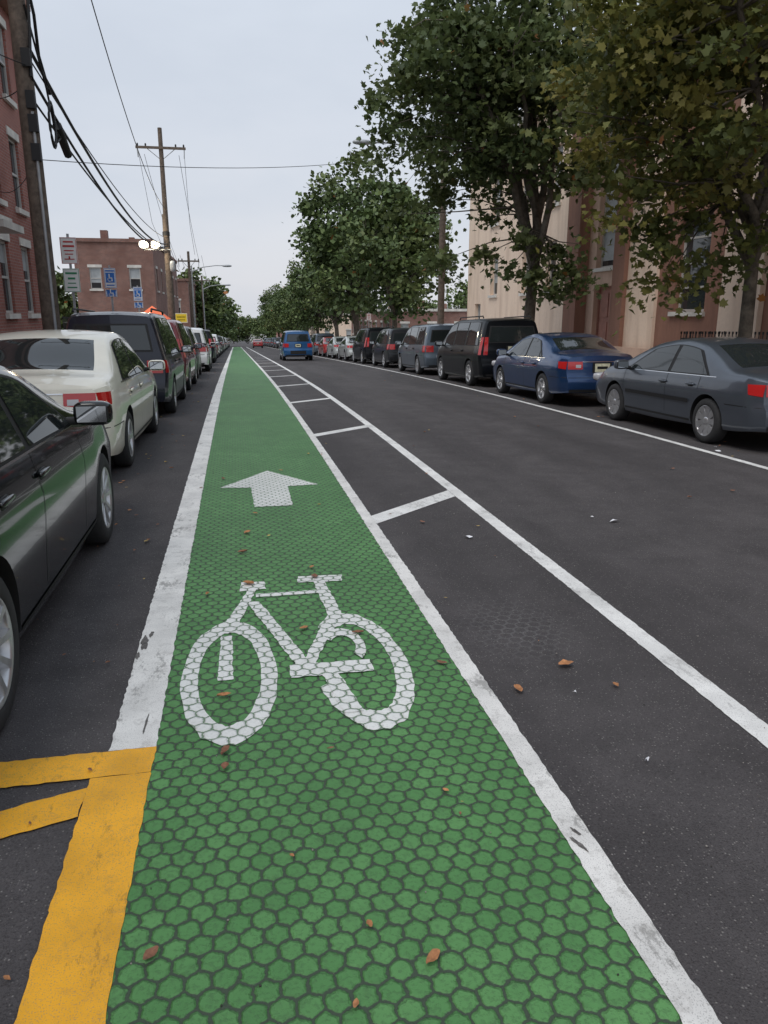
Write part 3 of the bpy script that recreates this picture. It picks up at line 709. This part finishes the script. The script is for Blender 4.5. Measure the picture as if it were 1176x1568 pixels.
class Car:
    def __init__(s,kind,L,W,H,ra,fa,R,belt=.92,trunk=1.0,hood=.95,cab=0):
        s.L,s.W,s.H,s.kind,s.R=L,W,H,kind,R; r=-L/2;f=L/2; s.r=r; s.ra,s.fa=ra,fa; s.belt=belt
        n=int(L/.06)+1; s.ys=np.linspace(r,f,n)
        if kind=='sedan':
            s.rw=(r+.72,r+1.36); s.ws=(.42+cab,1.18+cab)
            zt=[(r,trunk-.10),(r+.06,trunk-.03),(r+.3,trunk),(r+.70,trunk+.02),(r+1.40,H-.07),(r+1.8,H-.01),(-.2+cab,H),(.36+cab,H-.08),(1.2+cab,hood+.05),(1.7,hood-.03),(f-.4,hood-.15),(f-.08,hood-.27),(f,hood-.34)]
            s.rp=([.15,.28,.35,.56,.60,.85,1.0,1.1],[.10,.02,0,0,.05,.075,.11,.16]); s.span=.45
            s.gl=[((r+1.12,-.30+cab*.5),(r+1.52,-.34+cab*.5)),((-.22+cab*.5,.95+cab),(-.26+cab*.5,.30+cab))]; s.trim=((r+1.05,1.02+cab),(r+1.45,.36+cab)); s.crown=.035
        elif kind=='suv':
            s.rw=None; s.ws=(.62,1.25)
            zt=[(r,H-.10),(r+.1,H-.05),(r+.5,H-.01),(-.2,H),(.5,H-.09),(1.28,hood+.08),(1.5,hood+.02),(f-.4,hood-.08),(f-.08,hood-.18),(f,hood-.28)]
            s.rp=([.15,.3,.4,.66,.70,1.0,1.5,H],[.10,.02,0,0,.05,.07,.22,.32]); s.span=1.0
            s.gl=[((r+.42,r+1.02),(r+.58,r+1.04)),((r+1.12,-.12),(r+1.14,-.12)),((-.02,1.08),(-.02,.50))]; s.trim=((r+.34,1.16),(r+.5,.58)); s.crown=.03
        else: # van
            s.rw=None; s.ws=(.85,1.55)
            zt=[(r,H-.09),(r+.1,H-.04),(r+.6,H),(.2,H),(.75,H-.08),(1.55,hood+.12),(1.75,hood+.03),(f-.3,hood-.10),(f-.06,hood-.22),(f,hood-.3)]
            s.rp=([.15,.3,.4,.64,.68,1.0,1.5,H],[.10,.02,0,0,.04,.05,.15,.22]); s.span=.8
            s.gl=[((r+.30,r+1.35),(r+.42,r+1.35)),((r+1.45,.08),(r+1.45,.08)),((.18,1.30),(.18,.78))]; s.trim=((r+.22,1.4),(r+.36,.86)); s.crown=.03
        I=lambda pts:smo(np.interp(s.ys,[p[0] for p in pts],[p[1] for p in pts]))
        s.zt=I(zt)
        s.be=I([(r,belt+.02),(0,belt),(1.2,belt-.03),(f,belt-.12)])
        s.zb=I([(r,.30),(r+.5,.24),(0,.20),(f-.5,.22),(f,.26)])
        k=W/2; rr=.80 if kind=='sedan' else .88
        s.hw=smo(np.interp(s.ys,[r,r+.06,r+.18,r+.5,r+1.2,f-1.3,f-.5,f-.2,f-.07,f],[k*rr,k*(rr+.08),k*.955,k*.985,k,k,k*.965,k*.90,k*.82,k*.74]),1,3)
    def sec(s,y):
        w=np.interp(y,s.ys,s.hw);zb=np.interp(y,s.ys,s.zb);zt=np.interp(y,s.ys,s.zt);be=min(np.interp(y,s.ys,s.be),zt-.04)
        q=min(1,max(0,(zt-be)/.25)); t=np.linspace(0,1,12)
        xs=w*np.interp(t,[0,.08,.25,.5,.66,.74,.80,.9,1],[.93,.965,.975,.992,1,1.0,.988,.970,.945]); zs=zb+(be-zb)*t
        xb=w*.945; zr=zt-.02-.055*q; gh=zr-be; xr=xb-.012-gh*(.36 if s.kind=='sedan' else .24)
        tt=np.array([1/3,2/3,1.]); gx=xb-.012+(xr-xb+.012)*tt+.012*np.sin(np.pi*tt)*q; gz=be+gh*tt
        xs=np.concatenate([xs,gx,[xr-.02-.02*q,xr-.07]]); zs=np.concatenate([zs,gz,[zt-.012,zt]])
        return xs,zs,zr,be
    def df(s,x,y,z):
        L=s.L;w=s.W/2
        b=np.interp(y,[-L/2,-L/2+1.3,0,L/2-1.6,L/2-.4,L/2],[-.09,-.07,0,.07,.16,.2])
        e=np.interp(z,*s.rp)*max(0,1-(y+L/2)/s.span)
        fr=np.interp(z,[.2,.35,.6,.7,.9],[-.08,0,0,-.03,-.1])*max(0,1-(L/2-y)/.5)
        return y+b*max(0,1-(x/w)**2)+e+fr
    def Sx(s,y,z,off=0):
        xs,zs,_,_=s.sec(y); x=float(np.interp(z,zs[:15],xs[:15])); return (x+off,s.df(x,y,z),z)
    def Cx(s,x,z,off=0): return (x,s.df(x,s.r,z)-off,z)
    def grid(s,mb,fn,nu,nv,mi,both):
        for sd in((1,-1) if both else (1,)):
            vs=[];fs=[]
            for i in range(nu+1):
                for j in range(nv+1):
                    p=fn(i/nu,j/nv); vs.append((p[0]*sd,p[1],p[2]))
            for i in range(nu):
                for j in range(nv): a=i*(nv+1)+j; fs.append((a,a+1,a+nv+2,a+nv+1))
            mb.add(vs,fs,mi,True)
    def panelS(s,mb,bot,top,mi,off,nu=14,nv=5):
        def fn(u,v):
            y=(bot[0][0]+(bot[1][0]-bot[0][0])*u)*(1-v)+(top[0][0]+(top[1][0]-top[0][0])*u)*v
            z=(bot[0][1]+(bot[1][1]-bot[0][1])*u)*(1-v)+(top[0][1]+(top[1][1]-top[0][1])*u)*v
            return s.Sx(y,z,off)
        s.grid(mb,fn,nu,nv,mi,True)
    def glassS(s,mb,b,t,mi,off,gap=.0,nu=16,nv=6):
        def fn(u,v):
            yb=b[0]+(b[1]-b[0])*u; yt=t[0]+(t[1]-t[0])*u
            zb=s.sec(yb)[3]+.015-gap; zt=s.sec(yt)[2]-.012+gap
            y=yb+(yt-yb)*v; z=zb+(zt-zb)*v; return s.Sx(y,min(z,s.sec(y)[2]),off)
        s.grid(mb,fn,nu,nv,mi,True)
    def panelC(s,mb,x0,x1,z0,z1,mi,off,xt0=None,xt1=None,nu=10,nv=4,mir=False):
        xt0=x0 if xt0 is None else xt0; xt1=x1 if xt1 is None else xt1
        s.grid(mb,lambda u,v:s.Cx((x0+(x1-x0)*u)*(1-v)+(xt0+(xt1-xt0)*u)*v,z0+(z1-z0)*v,off),nu,nv,mi,mir)
    def body(s,mats):
        Mc=12; n=17; V=[];F=[];MI=[]
        for y in s.ys:
            xs,zs,_,_=s.sec(y); ring=[(xs[j],zs[j]) for j in range(n)]
            xe=xs[-1]
            for c in range(1,Mc):
                x=xe*(1-2*c/Mc); ring.append((x,zs[-1]+s.crown*(1-(x/xe)**2)))
            ring+=[(-xs[j],zs[j]) for j in range(n-1,-1,-1)]
            for c in range(1,Mc): ring.append((-xs[0]*(1-2*c/Mc),zs[0]))
            V+=[(x,s.df(x,y,z),z) for x,z in ring]
        K=2*n+2*(Mc-1)
        for i in range(len(s.ys)-1):
            ym=(s.ys[i]+s.ys[i+1])/2
            for k in range(K):
                F.append((i*K+k,(i+1)*K+k,(i+1)*K+(k+1)%K,i*K+(k+1)%K))
                mi=0
                if n-1<=k<n-1+Mc:
                    if s.ws[0]<ym<s.ws[1]: mi=1
                    if s.rw and s.rw[0]<ym<s.rw[1] and n<=k<n-2+Mc: mi=1
                if k>=2*n+Mc-2 or k==K-1: mi=2
                MI.append(mi)
        for end in(0,len(s.ys)-1):
            y=s.ys[end]; xs,zs,_,_=s.sec(y); idx={}
            for j in range(n):
                for c in range(Mc+1):
                    if c==0: idx[j,c]=end*K+j
                    elif c==Mc: idx[j,c]=end*K+(2*n+Mc-2-j)
                    elif j==n-1: idx[j,c]=end*K+n-1+c
                    elif j==0: idx[j,c]=end*K+(2*n+Mc-1)+(Mc-1-c)
                    else:
                        x=xs[j]*(1-2*c/Mc); V.append((x,s.df(x,y,zs[j]),zs[j])); idx[j,c]=len(V)-1
            for j in range(n-1):
                for c in range(Mc):
                    q=(idx[j,c],idx[j,c+1],idx[j+1,c+1],idx[j+1,c]); 
                    F.append(q if end else q[::-1]); MI.append(0)
        me=bpy.data.meshes.new('body'); me.from_pydata(V,[],F)
        for m in mats: me.materials.append(m)
        me.polygons.foreach_set('material_index',MI); me.update()
        bm=bmesh.new(); bm.from_mesh(me); bmesh.ops.recalc_face_normals(bm,faces=bm.faces); bm.to_mesh(me); bm.free()
        o=bpy.data.objects.new('tmp',me); link(o)
        cb=MB(); k=s.W/2
        for ya in(s.ra,s.fa):
            for sd in(1,-1):
                x0,x1=sd*(k-.30),sd*(k+.2); R=s.R+.05
                vs=[(x,ya+R*math.cos(2*math.pi*i/40),s.R+.005+R*math.sin(2*math.pi*i/40)) for x in(x0,x1) for i in range(40)]
                cb.add(vs,[(i,(i+1)%40,40+(i+1)%40,40+i) for i in range(40)]+[tuple(range(40)),tuple(range(79,39,-1))],2)
        cm=cb.mesh('cut',mats)
        bm=bmesh.new(); bm.from_mesh(cm); bmesh.ops.recalc_face_normals(bm,faces=bm.faces); bm.to_mesh(cm); bm.free()
        co=bpy.data.objects.new('cut',cm); link(co)
        md=o.modifiers.new('b','BOOLEAN'); md.object=co; md.operation='DIFFERENCE'; md.solver='EXACT'
        dg=bpy.context.evaluated_depsgraph_get(); me2=bpy.data.meshes.new_from_object(o.evaluated_get(dg)); me2.name='body'
        bpy.data.objects.remove(o); bpy.data.objects.remove(co)
        me2.polygons.foreach_set('use_smooth',[True]*len(me2.polygons)); me2.set_sharp_from_angle(angle=math.radians(38))
        return me2
def wheel(R,w,style,mats):
    mb=MB(); h=w/2
    mb.lathe([(-h,R*.66),(-h,R*.9),(-h*.8,R*.975),(-h*.45,R),(h*.45,R),(h*.8,R*.975),(h*.98,R*.88),(h,R*.74),(h*.93,R*.67),(h*.7,R*.66)],(0,0,0),40,3)
    mb.lathe([(h*.94,R*.675),(h*.97,R*.655),(h*.8,R*.62),(h*.3,R*.60),(0,R*.58)],(0,0,0),40,5)
    mb.lathe([(h*.25,R*.6),(h*.22,0.001)],(0,0,0),24,2)
    mb.lathe([(-h,R*.66),(-h*.9,0.001)],(0,0,0),24,2)
    if style=='cap': ns=9;wi=.085
    elif style=='five': ns=5;wi=.085
    else: ns=10;wi=.045
    for k in range(ns):
        a=2*math.pi*k/ns; ca,sa=math.cos(a),math.sin(a)
        def P(r,t,x): return (x,r*ca-t*sa,r*sa+t*ca)
        r0,r1=R*.12,R*.63; t0,t1=wi*.55,wi*(.75 if style!='cap' else 1.15); xo0,xo1=h*.74,h*.92
        vs=[P(r0,-t0/2,xo0),P(r0,t0/2,xo0),P(r1,t1/2,xo1),P(r1,-t1/2,xo1),P(r0,-t0/2-.012,xo0-.05),P(r0,t0/2+.012,xo0-.05),P(r1,t1/2+.012,xo1-.05),P(r1,-t1/2-.012,xo1-.05)]
        mb.add(vs,[(0,1,2,3),(0,4,5,1),(1,5,6,2),(2,6,7,3),(3,7,4,0)],5)
    mb.lathe([(h*.6,R*.19),(h*.8,R*.17),(h*.86,R*.10),(h*.86,.001)],(0,0,0),20,5)
    return mb.mesh('wheel',mats)
CACHE={}
def build_car(key,kind,L,W,H,ra,fa,R,pm,style='five',belt=.92,trunk=1.0,hood=.95,plate_z=.78,tl=None,roofrack=False,moulding=False,cab=0):
    mats=[pm,CG,CD,CT,CR,CM,CPL,CC,CL,CW]
    c=Car(kind,L,W,H,ra,fa,R,belt,trunk,hood,cab); parts=[('body',c.body(mats),(0,0,0),0)]
    mb=MB()
    c.glassS(mb,*c.trim,2,.003,.018)
    for b,t in c.gl: c.glassS(mb,b,t,1,.007)
    parts.append(('side_windows',mb.mesh('side_windows',mats),(0,0,0),0))
    mb=MB(); k=W/2; r=c.r
    B=c.gl[-2][0][1]+.04
    for y in([B,c.gl[-1][0][1]+.06]+([c.gl[0][0][0]+.12] if kind=='sedan' else [c.gl[-2][0][0]-.04])):
        z0=.34
        if abs(y-ra)<R+.12: z0=R+.42
        be=c.sec(y)[3]
        c.panelS(mb,((y-.004,z0),(y+.004,z0)),((y-.004,be),(y+.004,be)),2,.0025,1,10)
    c.panelS(mb,((ra+R+.07,.27),(fa-R-.07,.27)),((ra+R+.07,.30),(fa-R-.07,.30)),2,.004,20,1)
    if moulding: c.panelS(mb,((ra+R+.1,.53),(fa-R-.1,.53)),((ra+R+.1,.585),(fa-R-.1,.585)),2 if moulding==1 else 0,.014,20,2)
    if kind=='sedan': c.panelS(mb,((r+.9,belt+.0),(1.1,belt-.02)),((r+.9,belt+.012),(1.1,belt-.008)),7,.006,30,1)
    bz=.585 if kind=='sedan' else .68
    c.panelC(mb,-k*.80,k*.80,bz,bz+.012,2,.003,nu=16,nv=1); c.panelS(mb,((r+.005,bz),(ra-R-.08,bz)),((r+.005,bz+.01),(ra-R-.08,bz+.01)),2,.003,6,1)
    c.panelC(mb,-k*.78,k*.78,.30,.36,2,.006,nu=16,nv=1)
    if kind!='sedan':
        c.panelC(mb,-k*.72,k*.72,belt+.09,H-.19,2,.004,-k*.64,k*.64,nv=6); c.panelC(mb,-k*.68,k*.68,belt+.12,H-.22,1,.010,-k*.60,k*.60,nv=6)
        if tl=='vert':
            c.panelC(mb,k*.74,k*.86,.86,1.32,4,.012,k*.70,k*.80,mir=True); c.panelS(mb,((r+.01,.86),(r+.12,.86)),((r+.02,1.32),(r+.13,1.32)),4,.008)
        else:
            c.panelC(mb,k*.60,k*.87,.80,1.02,4,.008,mir=True); c.panelS(mb,((r+.01,.80),(r+.22,.80)),((r+.01,1.02),(r+.26,1.02)),4,.006)
        c.panelC(mb,-k*.5,k*.5,.40,.60,2,.006,nu=12)
    else:
        zc=belt-.19
        c.panelC(mb,k*.46,k*.80,zc,zc+.15,4,.008,mir=True); c.panelS(mb,((r+.005,zc),(r+.17,zc+.02)),((r+.005,zc+.15),(r+.22,zc+.15)),4,.006)
        c.panelC(mb,k*.50,k*.62,zc+.03,zc+.09,8,.011,mir=True)
        c.panelC(mb,-k*.46,k*.46,zc+.14,zc+.152,7,.01,nu=12,nv=1)
    p=c.Cx(0,plate_z); mb.box((0,p[1]-.008,plate_z),(.40,.012,.2),2); mb.box((0,p[1]-.016,plate_z),(.31,.012,.16),6); mb.box((0,p[1]-.023,plate_z+.0),(.22,.004,.05),2)
    for sd in(1,-1): mb.blob((sd*k*.66,c.df(k*.66,L/2,.66)-.10,.68),(.36,.22,.16),8,.6)
    for y in(B+.12 if kind!='sedan' else B+.08,(c.gl[0][0][0]+.30) if kind=='sedan' else c.gl[-2][0][0]+.1):
        z=c.sec(y)[3]-.13
        p=c.Sx(y,z)
        for sd in(1,-1): mb.blob((sd*(p[0]+.018),y,z),(.03,.20,.032),0 if kind!='van' else 2,.5,6); mb.blob((sd*(p[0]+.003),y,z-.01),(.012,.14,.06),2,.5,6)
    mb.tube([(.45,r+.18,.27),(.45,r-.02,.27)],.03,8,7)
    if roofrack:
        for sd in(1,-1):
            xs=c.sec(0)[0][-1]; mb.tube([(sd*xs,r+.5,H+.02),(sd*xs,r+.55,H+.07),(sd*xs,.2,H+.07),(sd*xs,.3,H+.01)],.018,6,2)
    parts.append(('trim_and_lamps',mb.mesh('trim_and_lamps',mats),(0,0,0),0))
    mb=MB(); ym=c.gl[-1][0][1]-.02; z=c.sec(ym)[3]+.06; xm=c.sec(ym)[0][11]
    for sd in(1,-1):
        x=sd*(xm+.15); mb.blob((x,ym,z+.02),(.24,.12,.155),0,.55,10); mb.blob((x,ym-.052,z+.02),(.205,.03,.125),2,.45,10); mb.box((x,ym-.069,z+.02),(.18,.003,.10),9); mb.blob((sd*(xm+.01),ym+.02,z-.03),(.12,.07,.05),2,.6,8)
    parts.append(('wing_mirrors',mb.mesh('wing_mirrors',mats),(0,0,0),0))
    wm=wheel(R,.205,style,mats)
    for ya in(ra,fa):
        for sd in(1,-1): parts.append(('wheel',wm,(sd*(k-.118),ya,R),0 if sd>0 else math.pi))
    CACHE[key]=parts
def put_car(key,X,Y,name='parked_car',dz=0):
    e=empty(name,(X,Y,g(Y)+dz),(math.atan(gs(Y)),0,math.radians(rnd.uniform(-.5,.5))))
    for nm,me,loc,rz in CACHE[key]:
        o=bpy.data.objects.new(nm,me); link(o); o.parent=e; o.location=loc; o.rotation_euler=(0,0,rz)
P=paint
build_car('black','sedan',4.9,1.88,1.54,-1.37,1.48,.355,P('paint_black',(.004,.005,.006),.0,.12,.45,.5),'ten',1.05,1.12,1.06,cab=-.32)
build_car('cream','sedan',5.05,1.84,1.55,-1.42,1.50,.335,P('paint_cream',(.88,.84,.71),.0),'five',1.0,1.09,1.02,moulding=2)
build_car('dvan','van',4.85,1.93,1.84,-1.45,1.50,.345,P('paint_dark_navy',(.020,.022,.034),.2,.32,.5,.3),'five',1.08,1,1.04,plate_z=.95,tl='h',roofrack=True)
build_car('redsuv','suv',4.5,1.80,1.80,-1.30,1.32,.355,P('paint_dark_red',(.19,.012,.016),.3),'five',1.05,1,1.04,plate_z=.95,tl='vert')
build_car('whitesuv','suv',4.5,1.80,1.72,-1.30,1.32,.345,P('paint_white',(.8,.8,.8),.0),'five',1.02,1,1.02,plate_z=.95,tl='h')
build_car('silver','sedan',4.65,1.76,1.41,-1.30,1.33,.315,P('paint_grey_blue',(.10,.115,.14),.5,.35),'cap',.92,1.0,.95,moulding=1)
build_car('blue','sedan',4.55,1.75,1.43,-1.30,1.35,.315,P('paint_blue',(.022,.060,.16),.5,.3),'five',.94,1.04,.95)
build_car('blackvan','van',4.75,1.92,1.80,-1.45,1.45,.35,P('paint_black_van',(.006,.007,.009),.0,.3,.2,.2),'five',1.08,1,1.04,plate_z=1.0,tl='vert',roofrack=True)
build_car('greyvan','van',4.9,1.93,1.74,-1.50,1.50,.335,P('paint_steel_grey',(.12,.15,.185),.5,.35),'cap',1.04,1,1.02,plate_z=.95,tl='h')
build_car('darksuv','suv',4.5,1.80,1.70,-1.30,1.32,.345,P('paint_charcoal',(.022,.024,.028),.2,.3,.4,.3),'five',1.02,1,1.02,plate_z=.95,tl='h')
build_car('silv2','sedan',4.6,1.75,1.43,-1.30,1.33,.315,P('paint_silver',(.58,.60,.58),.4,.3),'five',.94,1.03,.95)
build_car('bluesuv','van',4.6,1.88,1.76,-1.40,1.40,.34,P('paint_bright_blue',(.02,.10,.26),.3,.3),'five',1.04,1,1.02,plate_z=.9,tl='h')
build_car('red','sedan',4.5,1.75,1.43,-1.30,1.33,.315,P('paint_red',(.40,.03,.03),.2,.3),'five',.94,1.03,.95)
put_car('black',-1.96,4.50); put_car('cream',-2.17,10.7); put_car('dvan',-2.12,16.4); put_car('redsuv',-2.08,22.0); put_car('darksuv',-2.15,27.6)
put_car('whitesuv',-1.95,33.4); put_car('silv2',-2.1,39.4); put_car('blackvan',-2.1,45.3); put_car('blue',-2.1,51.3); put_car('red',-2.1,57.5); put_car('whitesuv',-2.1,63.5); put_car('silver',-2.1,70); put_car('darksuv',-2.1,77)
for kx,X,Y in[('silver',7.25,10.75),('blue',7.15,16.35),('blackvan',7.25,21.8),('greyvan',7.3,28.1),('darksuv',7.3,34.6),('blackvan',7.3,40.4),('silv2',7.2,46.4),('silv2',7.2,52.5),('red',7.2,58.5),('greyvan',7.2,64.5),('silver',7.2,71),('darksuv',7.2,77.5),('blue',7.2,84),('blackvan',7.2,91),('silv2',7.2,98)]:
    put_car(kx,X,Y)
for Y in range(105,200,9): put_car(rnd.choice(['silv2','darksuv','silver','greyvan']),7.2,Y); put_car(rnd.choice(['silv2','darksuv','silver','whitesuv']),-2.1,Y-20)
put_car('bluesuv',3.70,48.5,'moving_minivan')
put_car('red',3.8,135,'moving_car')
# ------------------------------------------------------------------ world, sun, camera
w=bpy.data.worlds.new('World'); S.world=w; w.use_nodes=True; nt=w.node_tree
sky=N(nt,'ShaderNodeTexSky',sky_type='NISHITA'); sky.sun_disc=False; sky.sun_elevation=math.radians(58); sky.sun_rotation=math.radians(225); sky.dust_density=3
tc=N(nt,'ShaderNodeTexCoord').outputs['Generated']; sx=N(nt,'ShaderNodeSeparateXYZ'); nt.links.new(tc,sx.inputs[0])
gr=mr(nt,sx.outputs[2],0,.6)
oc=mix(nt,gr,(6.85,6.9,7.3),(5.9,6.8,7.9))
cl=noise(nt,vm(nt,'MULTIPLY',tc,(1,1,2.6)),2.0,5,.55); oc=mix(nt,mr(nt,cl,.40,.60,0,.6),oc,(5.5,6.0,6.8))
col=mix(nt,.88,sky.outputs[0],oc); bg=nt.nodes['Background']; nt.links.new(col,bg.inputs[0]); bg.inputs[1].default_value=.116
l=bpy.data.lights.new('sun','SUN'); l.energy=1.5; l.angle=math.radians(30); l.color=(1,.96,.91); o=bpy.data.objects.new('sun',l); link(o)
o.rotation_euler=(math.radians(32),0,math.radians(-45))
cd=bpy.data.cameras.new('camera'); cam=bpy.data.objects.new('camera',cd); link(cam); S.camera=cam
cd.sensor_fit='HORIZONTAL'; cd.sensor_width=36; cd.lens=36*1150/1176; cd.clip_end=5000; cd.clip_start=.05
cam.location=(0,0,1.7); cam.rotation_euler=(math.radians(90-14.81),0,math.radians(-10.94))
S.view_settings.view_transform='Standard'; S.view_settings.look='None'; S.view_settings.exposure=0
